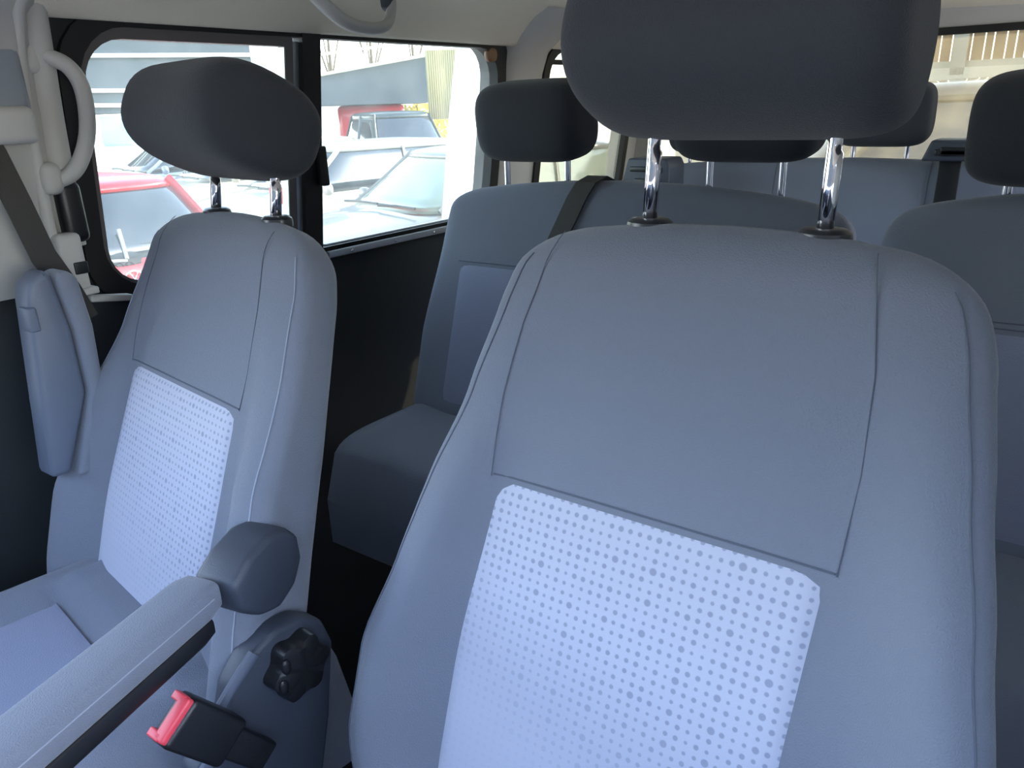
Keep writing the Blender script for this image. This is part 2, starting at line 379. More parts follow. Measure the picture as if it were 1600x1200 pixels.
# rear side window and rear window
w3 = struct(empty('window_3', (xw(CZ-0.3), 2.4, CZ-0.3)), 'rear left side window')
mb = MB(); ring_wall(mb, rrect(2.07, 2.68, CZ-0.355, CZ+0.165, 0.08), rrect(2.10, 2.65, CZ-0.335, CZ+0.145, 0.07), 0.008, 0.02); child(mb, 'window_seal', RUB, parent=w3)
mb = MB(); mb.box((xw(CZ+0.12)-0.012, 2.38, CZ+0.117), (0.012, 0.56, 0.014)); child(mb, 'glass_bar', RUB, parent=w3, smooth=False)
mb = MB(); pts = rrect(2.09, 2.66, CZ-0.35, CZ+0.155, 0.07)
mb.rings([[Vector((xw(z)-0.02, y, z)) for y, z in pts], [Vector((xw(z)-0.024, y, z)) for y, z in pts]]); child(mb, 'pane', REARGL, parent=w3, smooth=False)
w4 = struct(empty('window_4', (-0.58, YB, CZ-0.36)), 'rear window of the tailgate')
mb = MB(); outer = rrect(-1.345, 0.175, CZ-0.375, CZ+0.17, 0.07); inner = rrect(-1.32, 0.15, CZ-0.35, CZ+0.15, 0.06)
A = [Vector((x, YB-0.006, z)) for x, z in outer]; B = [Vector((x, YB-0.006, z)) for x, z in inner]
mb.rings([A, B, [p+Vector((0, .03, 0)) for p in B], [p+Vector((0, .03, 0)) for p in A], A], cap=False); child(mb, 'window_seal', RUB, parent=w4)
mb = MB(); pts = rrect(-1.33, 0.16, CZ-0.36, CZ+0.155, 0.06)
mb.rings([[Vector((x, YB+0.03, z)) for x, z in pts], [Vector((x, YB+0.034, z)) for x, z in pts]]); child(mb, 'pane', REARGL, parent=w4, smooth=False)

# ------------------------------------------------------------------ seats
class Back:
    """a backrest surface in local axes: x across, s downwards from the top, d depth (negative = front)"""
    def __init__(s, Wt, Tf, Tb, bol, recl, height, top_r=0.07, sp=5.0, bx=(0.42, 0.80), arch=0.012, Wb=None):
        s.Wb = Wb
        s.Wt, s.Tf, s.Tb, s.bol, s.rc, s.h, s.tr, s.sp, s.bx, s.arch = Wt, Tf, Tb, bol, math.radians(recl), height, top_r, sp, bx, arch
        s.off = Vector((0, 0, 0))
    def loc(s, x, sdown, d):
        c, n = math.cos(s.rc), math.sin(s.rc)
        return Vector((x, d*c-sdown*n, -sdown*c-d*n))+s.off
    def W(s, t): return interp(s.Wt, t)
    def fr(s, x, t):
        """front depth at x, t (t = distance from top)"""
        u = max(-1, min(1, x/s.W(t)))
        rt = min(1, max(0, t)/0.055); k = math.sqrt(max(0, 1-(1-rt)**2))
        b = interp(s.bol, t)*sm(s.bx[0], s.bx[1], abs(u))
        return -(interp(s.Tf, t)+b)*max(0.0, 1-abs(u)**s.sp)**(1/s.sp)*k
    def mesh(s, nr=72, ns=60):
        rs = []
        ts = []
        for i in range(ns+1):
            q = i/ns; ts.append(s.h*(q**1.35))
        for t in ts[0:]:
            tt = max(t, 0.0004)
            rt = min(1, tt/0.055); k = math.sqrt(max(0, 1-(1-rt)**2))
            rw = min(1, tt/s.tr); kw = 1-0.34*(1-math.sqrt(max(0, 1-(1-rw)**2.3)))
            eb = 1.0
            if s.h-tt < 0.05: eb = math.sqrt(max(0.02, 1-(1-(s.h-tt)/0.05)**2))
            Wd = s.W(tt)*kw
            ring = []
            for j in range(nr):
                a = 2*PI*j/nr; ca, sa = math.cos(a), math.sin(a)
                u = math.copysign(abs(sa)**(2/s.sp), sa)
                x = Wd*u
                dpth = abs(ca)**(2/s.sp)
                if ca > 0:
                    b = interp(s.bol, tt)*sm(s.bx[0], s.bx[1], abs(u))
                    d = -(interp(s.Tf, tt)+b)*dpth*k*eb
                else: d = interp(s.Tb, tt)*dpth*k*eb
                if s.Wb:
                    fb = sm(-0.9, 0.75, -ca); x *= (1-fb)+fb*interp(s.Wb, tt)/s.W(tt)
                ring.append(s.loc(x*(0.985+0.015*eb), tt+s.arch*u*u*max(0, 1-tt/0.12), d))
            rs.append(ring)
        return MB().rings(rs)
    def line(s, pts, lift=0.0005, n=14):
        out = []
        for (x0, t0), (x1, t1) in zip(pts, pts[1:]):
            for k in range(n):
                q = k/n; x = x0+(x1-x0)*q; t = t0+(t1-t0)*q; out.append(s.loc(x, t, s.fr(x, t)-lift))
        x, t = pts[-1]; out.append(s.loc(x, t, s.fr(x, t)-lift)); return out
    def side(s, u, ts, lift=0.0004):
        """points on the skin at a constant fraction u of the half width, including the taper to the back"""
        out = []
        for t in ts:
            dp = (1-abs(u)**s.sp)**(1/s.sp); ca = dp**(s.sp/2); x = s.W(t)*u; rt = min(1, t/0.055); k = math.sqrt(max(0, 1-(1-rt)**2))
            b = interp(s.bol, t)*sm(s.bx[0], s.bx[1], abs(u)); d = -(interp(s.Tf, t)+b)*dp*k
            rw = min(1, t/s.tr); x *= 1-0.34*(1-math.sqrt(max(0, 1-(1-rw)**2.3)))
            if s.Wb:
                fb = sm(-0.9, 0.75, -ca); x *= (1-fb)+fb*interp(s.Wb, t)/s.W(t)
            out.append(s.loc(x, t+s.arch*u*u*max(0, 1-t/0.12), d-lift))
        return out
    def panel(s, xl, xr, t0, t1, lift=0.004, n=40, round_=0.02):
        """patch of surface between curves xl(t), xr(t), slightly raised, edges tucked in"""
        g = []; uv = []
        for i in range(n+1):
            q = i/n; t = t0+(t1-t0)*q; row = []; ur = []
            cut = round_*(1-math.sqrt(max(0, 1-(1-min(1, (t-t0)/round_))**2))) if t-t0 < round_ else 0
            a, b = xl(t)+cut, xr(t)-cut
            for j in range(n+1):
                p = j/n; x = a+(b-a)*p
                e = min(1, min(q, 1-q)*n/1.5)*min(1, min(p, 1-p)*n/1.5)
                row.append(s.loc(x, t, s.fr(x, t)-lift*(e**0.5)+0.0015*(1-e))); ur.append((x, -t))
            g.append(row); uv.append(ur)
        return g, uv
def panel_obj(bk, xl, xr, t0, t1, m, parent, name='centre_panel', **kw):
    g, uv = bk.panel(xl, xr, t0, t1, **kw)
    o = MB().grid(g).build(name, m, parent, auto=False)
    lay = o.data.uv_layers.new(name='UVMap'); flat = [q for r in uv for q in r]
    for lp in o.data.loops: lay.data[lp.index].uv = flat[lp.vertex_index]
    return o

def headrest_mesh(W, a, b, tilt, c, p=2.5, px=4.0, n=44, nx=36, front_flat=1.0):
    """profile superellipse (a along major axis, b across) tilted; W half width"""
    rs = []
    for i in range(nx+1):
        th = -PI/2+PI*i/nx
        u = math.copysign(abs(math.sin(th))**(2/px), math.sin(th)); k = max(0.03, abs(math.cos(th)))**(2/px)
        ring = []
        for j in range(n):
            f = 2*PI*j/n; cf, sf = math.cos(f), math.sin(f)
            yy = a*math.copysign(abs(cf)**(2/p), cf)*k; z_ = b*math.copysign(abs(sf)**(2/p), sf)*k
            y = yy*math.cos(tilt)-z_*math.sin(tilt); z = yy*math.sin(tilt)+z_*math.cos(tilt)
            ring.append(Vector((W*u, y, z))+c)
        rs.append(ring)
    return MB().rings(rs)
def post_mesh(p0, p1, r=0.0075, notch=True):
    p0, p1 = Vector(p0), Vector(p1); ax = (p1-p0); L = ax.length; ax.normalize()
    a = Vector((1, 0, 0)); b = ax.cross(a).normalized(); rs = []
    ts = [0, 0.5, 0.60, 0.62, 0.70, 0.74, 0.86, 1.0] if notch else [0, 1]
    for t in ts:
        k = 0.72 if notch and t in (0.62, 0.70) else 1.0
        ring = []
        for j in range(20):
            an = 2*PI*j/20; rr = r*(k if math.cos(an) > 0.2 else 1.0)
            ring.append(p0+ax*L*t+(a*math.cos(an)+b*math.sin(an))*rr)
        rs.append(ring)
    return MB().rings(rs)

FRONT_W = [(0, .218), (.05, .238), (.10, .252), (.20, .276), (.30, .302), (.40, .326), (.50, .356), (.60, .362), (.70, .33), (.80, .26)]
FRONT_TF = [(0, .036), (.06, .045), (.2, .050), (.35, .055), (.5, .060), (.8, .06)]
FRONT_TB = [(0, .036), (.06, .046), (.3, .065), (.6, .075), (.8, .07)]
FRONT_BOL = [(0, 0), (.08, 0.0), (.2, .014), (.33, .048), (.48, .066), (.62, .060), (.8, .03)]
FRONT_WB = [(0, .198), (.1, .218), (.8, .226)]
def front_seat(name, cx, y, z, label, rz=0.0, hr_dz=0.0, hr_tilt=-0.45, pt=0.285, pl=None, pr=None, hx=0.0, hb=0.076, hw=.146):
    base = empty(name, (cx+0.1*math.sin(rz), y-0.1*math.cos(rz), FL), label, 'car seat', rz=rz)
    bk = Back(FRONT_W, FRONT_TF, FRONT_TB, FRONT_BOL, 18.5, 0.80, sp=3.6, bx=(0.56, 0.80), Wb=FRONT_WB)
    bk.off = Vector((0, 0.1, z-FL+0.004))
    back = bk.mesh().build('backrest', FAB, base, auto=False)
    # the light centre panel sits between the bolsters
    XL = lambda t: interp(pl, t)
    XR_ = lambda t: interp(pr, t)
    panel_obj(bk, XL, XR_, pt, 0.76, PANEL, back)
    for sgn in (-1, 1):
        xe = (pl if sgn < 0 else pr)[0][1]
        MB().tube(bk.line([(xe*.90, .02), (xe*.95, .055), (xe*1.02, .12), (xe*1.05, .20), (xe*1.03, pt)]), 0.0005, 6).build('seam', SEAM, back)
        MB().tube(bk.side(sgn*0.87, [.04+.66*q/60 for q in range(61)]), 0.0009, 6).build('seam', SEAM if rz == 0 else SEAML, back)
    MB().tube(bk.line([(pl[0][1]*1.02, pt-.002), (-.09, pt-.003), (0, pt-.003), (.09, pt-.003), (pr[0][1]*1.02, pt-.002)]), 0.0012, 6).build('seam', SEAM, back)
    # headrest on two chrome posts
    hz = z-FL+0.090+hr_dz; hc = Vector((0, 0.1-0.005, hz+0.075))
    hr = headrest_mesh(hw, 0.094, hb, hr_tilt, hc+Vector((hx, 0, 0)), px=6.0).build('headrest', FABH, base, auto=False)
    for sx in (-0.085, 0.085):
        p0 = (sx, 0.1-0.004, z-FL-0.02); p1 = (sx, 0.1+0.012, hz+0.04)
        post_mesh(p0, p1).build('headrest_post', CHROME, hr, auto=False)
        cap = MB(); rs = []
        for r_, zz_ in ((0.0, .009), (.012, .009), (.019, .008), (.0235, .005), (.0245, .001), (.024, -.006)):
            rs.append([Vector((sx+max(r_, .0085)*1.0*math.cos(q*2*PI/28), 0.1+max(r_, .0085)*0.8*math.sin(q*2*PI/28), z-FL+zz_-abs(sx)*0.02)) for q in range(28)])
        cap.rings(rs, cap=True).build('post_cap', CAPM, back)
    # cushion
    zc = CZ-0.665-FL; y0, y1 = -0.52, 0.02
    rs = []
    NX, NY = 44, 44
    g = []
    for i in range(NY+1):
        v = i/NY; yy = y0+(y1-y0)*v; row = []
        for j in range(NX+1):
            u = -1+2*j/NX; xx = 0.262*u
            e = (max(0, 1-abs(u)**6)**(1/6))*(max(0, 1-abs(2*v-1)**8)**(1/8))
            h = 0.13*e-0.022*(1-sm(.52, .78, abs(u)))
            h += 0.024*sm(.575, .63, v)*(1-sm(.80, .95, v))*(1-sm(.62, .74, abs(u))) - 0.006*math.exp(-((v-.57)/.012)**2)*(1-sm(.62, .72, abs(u)))
            row.append(Vector((xx, yy, zc-0.125+h)))
        g.append(row)
    mb = MB(); mb.grid(g)
    low = [[Vector((p.x, p.y, zc-0.15)) for p in r] for r in (g[0], g[-1])]
    mb.grid([[Vector((p.x*1.0, p.y, zc-0.21)) for p in g[0]], g[0]]); mb.grid([g[-1], [Vector((p.x, p.y, zc-0.21)) for p in g[-1]]])
    mb.grid([[Vector((r[0].x, r[0].y, zc-0.21)) for r in g], [r[0] for r in g]]); mb.grid([[r[-1] for r in g], [Vector((r[-1].x, r[-1].y, zc-0.21)) for r in g]])
    cu = mb.build('cushion', FAB, base, auto=False)
    # light insert on the cushion top
    gi = []
    for i in range(31):
        v = 0.06+(0.56-0.06)*i/30; row = []
        for j in range(31):
            u = -0.60+1.2*j/30; yy = y0+(y1-y0)*v
            h = 0.13-0.022; e = min(1, min(i, 30-i, j, 30-j)/2)
            row.append(Vector((0.262*u, yy, zc-0.125+h+0.003*e-0.001)))
        gi.append(row)
    o = MB().grid(gi).build('centre_panel', PANELF, cu, auto=False)
    # plinth
    MB().box((0, -0.22, (zc-0.2)/2), (0.40, 0.42, zc-0.2), bev=0.02).build('seat_base', PLBLK, base)
    return base, bk, back
seatN, bkN, backN = front_seat('front_seat', -0.262, 0.718, CZ-0.119, 'large grey cloth front seat in the foreground with a dotted pale panel',
    pt=.285, pl=[(.28, -.184), (.45, -.203), (.76, -.205)], pr=[(.28, .152), (.45, .145), (.76, .13)])
for o_ in seatN.children:
    if o_.name.startswith('cushion'): o_.location.z -= .05
seatL, bkL, backL = front_seat('front_seat', -0.950, 0.672, CZ-0.136, 'grey cloth front seat on the left by the pillar, with a folding padded armrest', rz=math.radians(-8), hr_dz=-0.039, hx=-.022, hb=.068, hw=.134,
    pt=.25, pl=[(.24, -.172), (.45, -.195), (.76, -.185)], pr=[(.24, .150), (.45, .150), (.76, .13)])
def C3(x, y, z): return Vector((x, y, CZ+z))
# ---- inboard folding armrest, recliner knob, shield and buckle of the left seat
d = Vector((-0.055, 0.221, 0)).normalized(); nrm = Vector((d.y, -d.x, 0))
def along(p, q, wdt, hgt, ztop0, ztop1, bev=0.012, n=10):
    """rounded bar from p to q (xy), top heights given"""
    p, q = Vector(p), Vector(q); dd = (q-p); L = dd.length; dd.normalize(); nn = Vector((dd.y, -dd.x, 0)); rs = []
    N = 26
    for i in range(N+1):
        t = i/N; e = 1.0
        for s_ in (t*L, (1-t)*L):
            if s_ < 0.02: e = min(e, math.sqrt(max(0.04, 1-(1-s_/0.02)**2)))
        c = p+dd*L*t; zt = ztop0+(ztop1-ztop0)*t; ring = []
        for k in range(24):
            a = 2*PI*k/24; ex = 2/5.0
            cx_ = math.copysign(abs(math.cos(a))**ex, math.cos(a)); cz_ = math.copysign(abs(math.sin(a))**ex, math.sin(a))
            ring.append(c+nn*cx_*wdt/2*(0.86+0.14*e)+Vector((0, 0, CZ+zt-hgt/2+cz_*hgt/2*(0.75+0.25*e))))
        rs.append(ring)
    return MB().rings(rs)
pA, pB = Vector((-0.678, 0.360, 0)), Vector((-0.678, 0.360, 0))-d*0.46
arm = child(along(pA, pB, 0.052, 0.040, -0.452, -0.468), 'armrest', FAB, parent=seatL)
m_ = along(pA-d*0.01-Vector((0, 0, .03)), pB+d*0.01-Vector((0, 0, .03)), 0.038, 0.026, -0.463, -0.480); child(m_, 'armrest_base', PLBLK, parent=arm)
side = Vector((1, 0, 0))
m_ = MB().tube([p_-nrm*0 for p_ in [pA+nrm*0.0255-d*t+Vector((0, 0, CZ-0.468-0.035*t)) for t in (0.012, .1, .2, .3, .44)]], 0.0009, 6); child(m_, 'seam', SEAML, parent=arm)
# hub joint behind the pad
poly = [(.366, -.464), (.395, -.446), (.430, -.436), (.458, -.442), (.476, -.462), (.478, -.492), (.460, -.520), (.430, -.533), (.400, -.524), (.372, -.500)]
m_ = MB().prism([(a, CZ+b) for a, b in poly], 0, -0.030, 0.030, bev=0.010)
Rz = Matrix.Rotation(math.radians(12), 3, 'Z')
m_.v = [Rz @ (v-Vector((0, .42, 0)))+Vector((-0.684, .42, 0)) for v in m_.v]
child(m_, 'armrest_joint', PLDK, parent=seatL)
# side shield
sh = [(.30, -.80), (.30, -.66), (.325, -.645), (.347, -.625), (.360, -.590), (.385, -.566), (.42, -.553), (.46, -.560), (.488, -.580), (.50, -.62), (.48, -.72), (.44, -.86), (.30, -.86)]
m_ = MB().prism([(a, CZ+b) for a, b in sh], 0, -0.69, -0.655, bev=0.008); child(m_, 'side_shield', PLDK, parent=seatL)
rim = [(.30, -.668), (.325, -.650), (.349, -.625), (.340, -.600), (.362, -.583), (.39, -.563)]
m_ = MB().tube([(-0.655, a, CZ+b) for a, b in rim], 0.008, 10, flat=.6); child(m_, 'shield_rim', PLGR, parent=seatL)
kc = Vector((-0.648, .436, CZ-.606)); rs = []
for x_, r_ in ((-.02, .037), (.0, .037), (.014, .036), (.018, .029), (.018, .0)):
    rs.append([kc+Vector((x_, (r_+(.004*math.cos(6*t) if r_ > .03 else 0))*math.cos(t), (r_+(.004*math.cos(6*t) if r_ > .03 else 0))*math.sin(t))) for t in [2*PI*k/60 for k in range(60)]])
kn = child(MB().rings(rs), 'recline_knob', PLBLK, parent=seatL)
for dy_, dz_ in ((-.024, .020), (-.031, -.003)):
    m_ = MB().ell(kc+Vector((.017, dy_, dz_)), (.004, .006, .010), 14, 8); child(m_, 'knob_grip', PLBLK, parent=kn)
# belt buckle
Rb = Matrix.Rotation(math.radians(36), 3, 'X')
bc = Vector((-0.636, .306, CZ-.592))
bu = child(MB().box(bc, (.030, .052, .085), rot=Rb, bev=.006), 'seat_belt_buckle', PLBLK, parent=seatL)
top = bc+Rb @ Vector((0, 0, .0425))
m_ = MB().box(top+Rb @ Vector((0.004, 0, .000)), (.016, .046, .012), rot=Rb, bev=.003)
for sgn in (-1, 1): m_.box(top+Rb @ Vector((-0.004, .019*sgn, .000)), (.020, .009, .012), rot=Rb, bev=.002)
tag(child(m_, 'release_button', REDB, parent=bu), 'red release button')
m_ = MB().box(bc+Rb @ Vector((0, 0, -.07)), (.018, .034, .08), rot=Rb, bev=.004); child(m_, 'buckle_stalk', PLBLK, parent=bu)
# raised outboard armrest
ra = [(.468, -.245), (.474, -.222), (.492, -.208), (.508, -.206), (.520, -.30), (.52, -.40), (.47, -.52), (.44, -.52), (.452, -.40)]
m_ = MB().prism([(a, CZ+b) for a, b in ra], 0, -1.255, -1.205, bev=.010)
oa = child(m_, 'raised_armrest', PLGR, parent=seatL)
rb = [(.510, -.215), (.526, -.208), (.543, -.222), (.550, -.30), (.545, -.42), (.50, -.53), (.475, -.53), (.522, -.40), (.522, -.30)]
m_ = MB().prism([(a, CZ+b) for a, b in rb], 0, -1.25, -1.20, bev=.008); child(m_, 'armrest_pad', FAB, parent=oa)
m_ = MB().box((-1.215, .468, CZ-.272), (.030, .014, .036), bev=.003); child(m_, 'armrest_catch', PLGR, parent=oa)

# ---- second and third row
def rear_seat(name, cx, y, z, hw, hw2, label, cat, recl, hrs, panels, cushion=None, pt=.19, T=.045, height=.56, m=None, tr=.07, hrW=.135):
    m = m or FAB
    base = empty(name, (cx, y-.1, FL), label, cat)
    bk = Back([(0, hw), (.15, hw+.012), (.35, hw2), (.8, hw2)], [(0, T*.8), (.2, T), (.8, T*1.4)], [(0, T*.8), (.8, T)], [(0, 0), (.8, 0)], recl, height, sp=6.0, top_r=tr, arch=.02)
    bk.off = Vector((0, .1, z-FL+.003))
    back = bk.mesh(nr=90, ns=40).build('backrest', m, base, auto=False)
    for a, b in panels:
        XLf = lambda t, a=a: a; XRf = lambda t, b=b: b
        p = panel_obj(bk, XLf, XRf, pt, height-.06, PANELF, back, lift=.003, n=24)
        MB().tube(bk.line([(a, pt-.002), ((a+b)/2, pt-.003), (b, pt-.002)]), .0011, 6).build('seam', SEAM, back)
    for hx, hz, sp_, hw_ in hrs:
        hc = Vector((hx, .1+.0, z-FL+hz+.07))
        hr = headrest_mesh(hw_, .066, .078, .12, hc, p=3.2, px=5).build('headrest', FABH, base, auto=False)
        for sx in (-sp_/2, sp_/2):
            post_mesh((hx+sx, .1, z-FL-.02), (hx+sx, .1, z-FL+hz+.05), .0065, False).build('headrest_post', CHROME, hr)
    if cushion:
        y0, y1, zt, xh = cushion; g = []
        for i in range(31):
            v = i/30; row = []
            for j in range(41):
                u = -1+2*j/40; e = (max(0, 1-abs(u)**10)**.1)*(max(0, 1-abs(2*v-1)**5)**.2)
                q = sm(.70, .95, abs(u)); row.append(Vector((xh*u, y0+(y1-y0)*v-(y-.1), zt-FL+CZ-.14+.14*e+.012*q*e-.01*v)))
            g.append(row)
        mb = MB(); mb.grid(g)
        dn = lambda r: [Vector((p.x, p.y, p.z-.10)) for p in r]
        mb.grid([dn(g[0]), g[0]]); mb.grid([g[-1], dn(g[-1])]); mb.grid([dn([r[0] for r in g]), [r[0] for r in g]]); mb.grid([[r[-1] for r in g], dn([r[-1] for r in g])])
        mb.build('cushion', m, base, auto=False)
        MB().box((0, (y0+y1)/2+.05-(y-.1), (zt-.2-FL+CZ)/2), (2*xh*.8, (y1-y0)*.6, zt-.2-FL+CZ), bev=.02).build('seat_base', PLBLK, base)
    return base, bk, back
bench, bkB, backB = rear_seat('bench_seat', -.705, 1.365, CZ-.148, .415, .455, 'grey cloth double bench seat of the second row along the window wall', 'bench seat', 16,
    [(-.215, .045, .15, .122), (.225, .050, .13, .125)], [(-.36, -.04), (.04, .36)], cushion=(.92, 1.36, -.625, .46))
single, bkS, backS = rear_seat('passenger_seat', -.01, 1.345, CZ-.145, .220, .235, 'dark blue grey single seat of the second row at the right edge', 'car seat', 14,
    [(0, .020, .15, .135)], [(-.16, .16)], cushion=(.86, 1.36, -.62, .23), pt=.20)
ROW3 = FAB
third, bk3, back3 = rear_seat('bench_seat', -.50, 2.25, CZ-.165, .62, .64, 'pale lit bench seat of the third row below the rear window', 'bench seat', 12,
    [(-.40, .02, .13, .12), (.06, .04, .13, .115), (.46, .02, .13, .12)], [(-.54, -.22), (-.16, .16), (.22, .54)], cushion=(1.78, 2.2, -.62, .62), pt=.24)
for x_ in (-.19, .19):
    MB().tube(bk3.line([(x_, .01), (x_, .1), (x_, .24), (x_, .5)]), .0012, 6).build('seam', SEAM, back3)
MB().tube(bkS.line([(-.2, .19), (0, .188), (.2, .19)]), .001, 6).build('seam', SEAM, backS)
# shoulder belt lying over the bench backrest
pts = [Vector((-.775, 1.40, CZ-.150)), Vector((-.775, 1.365, CZ-.139)), Vector((-.778, 1.325, CZ-.148))]
for t in (.04, .08, .13, .2, .3, .4): pts.append(Vector((-.78-.32*t*t-.28*t, 1.265+.1, CZ-.148))+(bkB.loc(0, t, bkB.fr(0, t)-.006)-bkB.off))
mb = MB(); A = [p+Vector((-.022, 0, 0)) for p in pts]; B = [p+Vector((.022, 0, .0)) for p in pts]
C_ = [p+Vector((0, -.002, .002)) for p in B]; D_ = [p+Vector((0, -.002, .002)) for p in A]
mb.rings([[a, b, c, e] for a, b, c, e in zip(A, B, C_, D_)])
tag(mb.build('seat_belt', BELT), 'dark belt strap lying over the top of the second row bench', 'seat belt')
# belt outlet housings on the third row
def housing(x0, x1, y, z0, z1, label, sk):
    e = empty('belt_housing', ((x0+x1)/2, y, CZ+z0), label, 'belt housing')
    pl = [(x0, CZ+z0), (x0+sk, CZ+z1), (x1-.01, CZ+z1), (x1, CZ+z1-.02), (x1, CZ+z0)]
    child(MB().prism(pl, 1, y-.05, y+.05, bev=.006), 'housing_body', PLDK, parent=e)
    child(MB().box(((x0+x1)/2+.005, y-.05, CZ+z1-.028), ((x1-x0)*.62, .012, .014), bev=.003), 'belt_slot', PLBLK, parent=e)
    child(MB().box(((x0+x1)/2+.01, y-.051, CZ+z0+.022), ((x1-x0)*.5, .01, .020), bev=.003), 'housing_rib', PLBLK, parent=e)
    return e
housing(-1.05, -.90, 2.02, -.235, -.150, 'black plastic belt housing standing left beside the third row bench', .025)
housing(-.322, -.200, 2.17, -.160, -.112, 'black plastic belt housing on top of the third row bench, at the right', .018)
m_ = MB().box((-.262, 2.155, CZ-.27), (.048, .006, .22), bev=.002)
tag(m_.build('seat_belt', PLBLK), 'black belt strap hanging down the front of the third row backrest', 'seat belt')

# ---- things on the B pillar
def tubepart(name, pts, r, m, flat=1.0, parent=None, n=14):
    P = []
    pts = [Vector(p) for p in pts]
    for i in range(len(pts)-1):                       # Catmull-Rom
        p0, p1, p2, p3 = pts[max(0, i-1)], pts[i], pts[i+1], pts[min(len(pts)-1, i+2)]
        for k in range(6):
            t = k/6; P.append(.5*((2*p1)+(p2-p0)*t+(2*p0-5*p1+4*p2-p3)*t*t+(3*p1-p0-3*p2+p3)*t**3))
    P.append(pts[-1]); mb = MB().tube(P, r, n, flat)
    return child(mb, name, m, parent=parent)
gh = empty('grab_handle', (-1.34, .64, CZ-.085), 'pale grab handle on the pillar left of the front seat', 'grab handle')
tubepart('handle_bar', [C3(-1.365, .612, .092), C3(-1.335, .632, .092), C3(-1.325, .656, .078), C3(-1.32, .668, .045), C3(-1.32, .664, -.01), C3(-1.325, .650, -.052), C3(-1.335, .630, -.082), C3(-1.355, .600, -.096)], .0125, CREAM, parent=gh)
for y_, z_ in ((.612, .092), (.600, -.088)):
    child(MB().ell(C3(-1.352, y_, z_), (.022, .018, .026), 18, 10, p=3), 'handle_mount', CREAM, parent=gh)
# padded column between the handle mounts (pillar moulding)
struct(tubepart('trim_1', [C3(-1.335, .628, .24), C3(-1.345, .626, .12), C3(-1.365, .628, .0), C3(-1.375, .628, -.12), C3(-1.38, .626, -.20)], .022, CREAM), 'rounded pillar moulding behind the grab handle')
struct(tubepart('trim_2', [C3(-1.36, .585, -.24), C3(-1.345, .588, 0), C3(-1.325, .592, .12), C3(-1.30, .60, .175), C3(-1.275, .635, .205), C3(-1.262, .70, .218), C3(-1.26, .80, .222)], .010, CREAM), 'pale door seal edge curving from pillar to headliner')
tag(MB().box(C3(-1.372, .628, -.145), (.05, .040, .10), bev=.012).build('belt_retractor_cover', PLBLK), 'black plastic cover on the pillar below the grab handle', 'cover')
# belt height adjuster, shoulder belt, lower guide
ad = empty('belt_height_adjuster', tuple(C3(-1.335, .57, -.03)), 'pale belt height adjuster high on the pillar at the left edge', 'belt adjuster')
child(MB().box(C3(-1.332, .545, .045), (.03, .085, .13), bev=.012), 'adjuster_rail', mat('grey_recess', (128, 136, 146), .5), parent=ad)
child(MB().box(C3(-1.318, .540, -.005), (.035, .085, .055), bev=.012), 'belt_guide', CREAM, parent=ad)
def strap(pts, wv, th=.0018):
    A = [Vector(p)-Vector(wv)/2 for p in pts]; B = [Vector(p)+Vector(wv)/2 for p in pts]; o_ = Vector((th, 0, 0))
    return MB().rings([[a, b, b+o_, a+o_] for a, b in zip(A, B)])
pts = [C3(-1.315, .50, -.005), C3(-1.310, .512, -.045), C3(-1.305, .528, -.12), C3(-1.305, .545, -.20), C3(-1.315, .575, -.262), C3(-1.33, .60, -.32)]
tag(strap(pts, (0, .038, .012)).build('seat_belt', BELT), 'dark brown belt running down the pillar beside the left front seat', 'seat belt')
bl = empty('belt_anchor', tuple(C3(-1.33, .60, -.27)), 'beige belt anchor block at the foot of the pillar', 'belt anchor')
child(MB().box(C3(-1.345, .600, -.225), (.035, .040, .10), bev=.008), 'anchor_body', CREAM, parent=bl)
child(MB().box(C3(-1.330, .608, -.232), (.012, .022, .020), bev=.002), 'anchor_slot', PLBLK, parent=bl)
child(MB().box(C3(-1.335, .612, -.272), (.03, .03, .012), bev=.003), 'anchor_tongue', CREAM, parent=bl)
tag(MB().box(C3(-1.37, .665, -.30), (.02, .075, .012), rot=Matrix.Rotation(math.radians(-10), 3, 'X'), bev=.003).build('sill_clip', CREAM), 'small bright strip on the sill below the anchor block', 'clip')
# ceiling grab handle
gc = empty('ceiling_grab_handle', tuple(C3(-1.22, 1.18, .23)), 'pale grab handle hanging from the headliner above the side window', 'grab handle')
tubepart('handle_bar', [C3(-1.225, 1.065, .235), C3(-1.21, 1.070, .205), C3(-1.19, 1.095, .172), C3(-1.18, 1.13, .152), C3(-1.18, 1.19, .148), C3(-1.185, 1.235, .160), C3(-1.20, 1.265, .195), C3(-1.215, 1.275, .235)], .0135, CREAM, flat=.75, parent=gc)
for y_ in (1.085, 1.262):
    child(MB().ell(C3(-1.205, y_, .205), (.014, .014, .020), 14, 8, p=3), 'handle_pivot', PLDK, parent=gc)

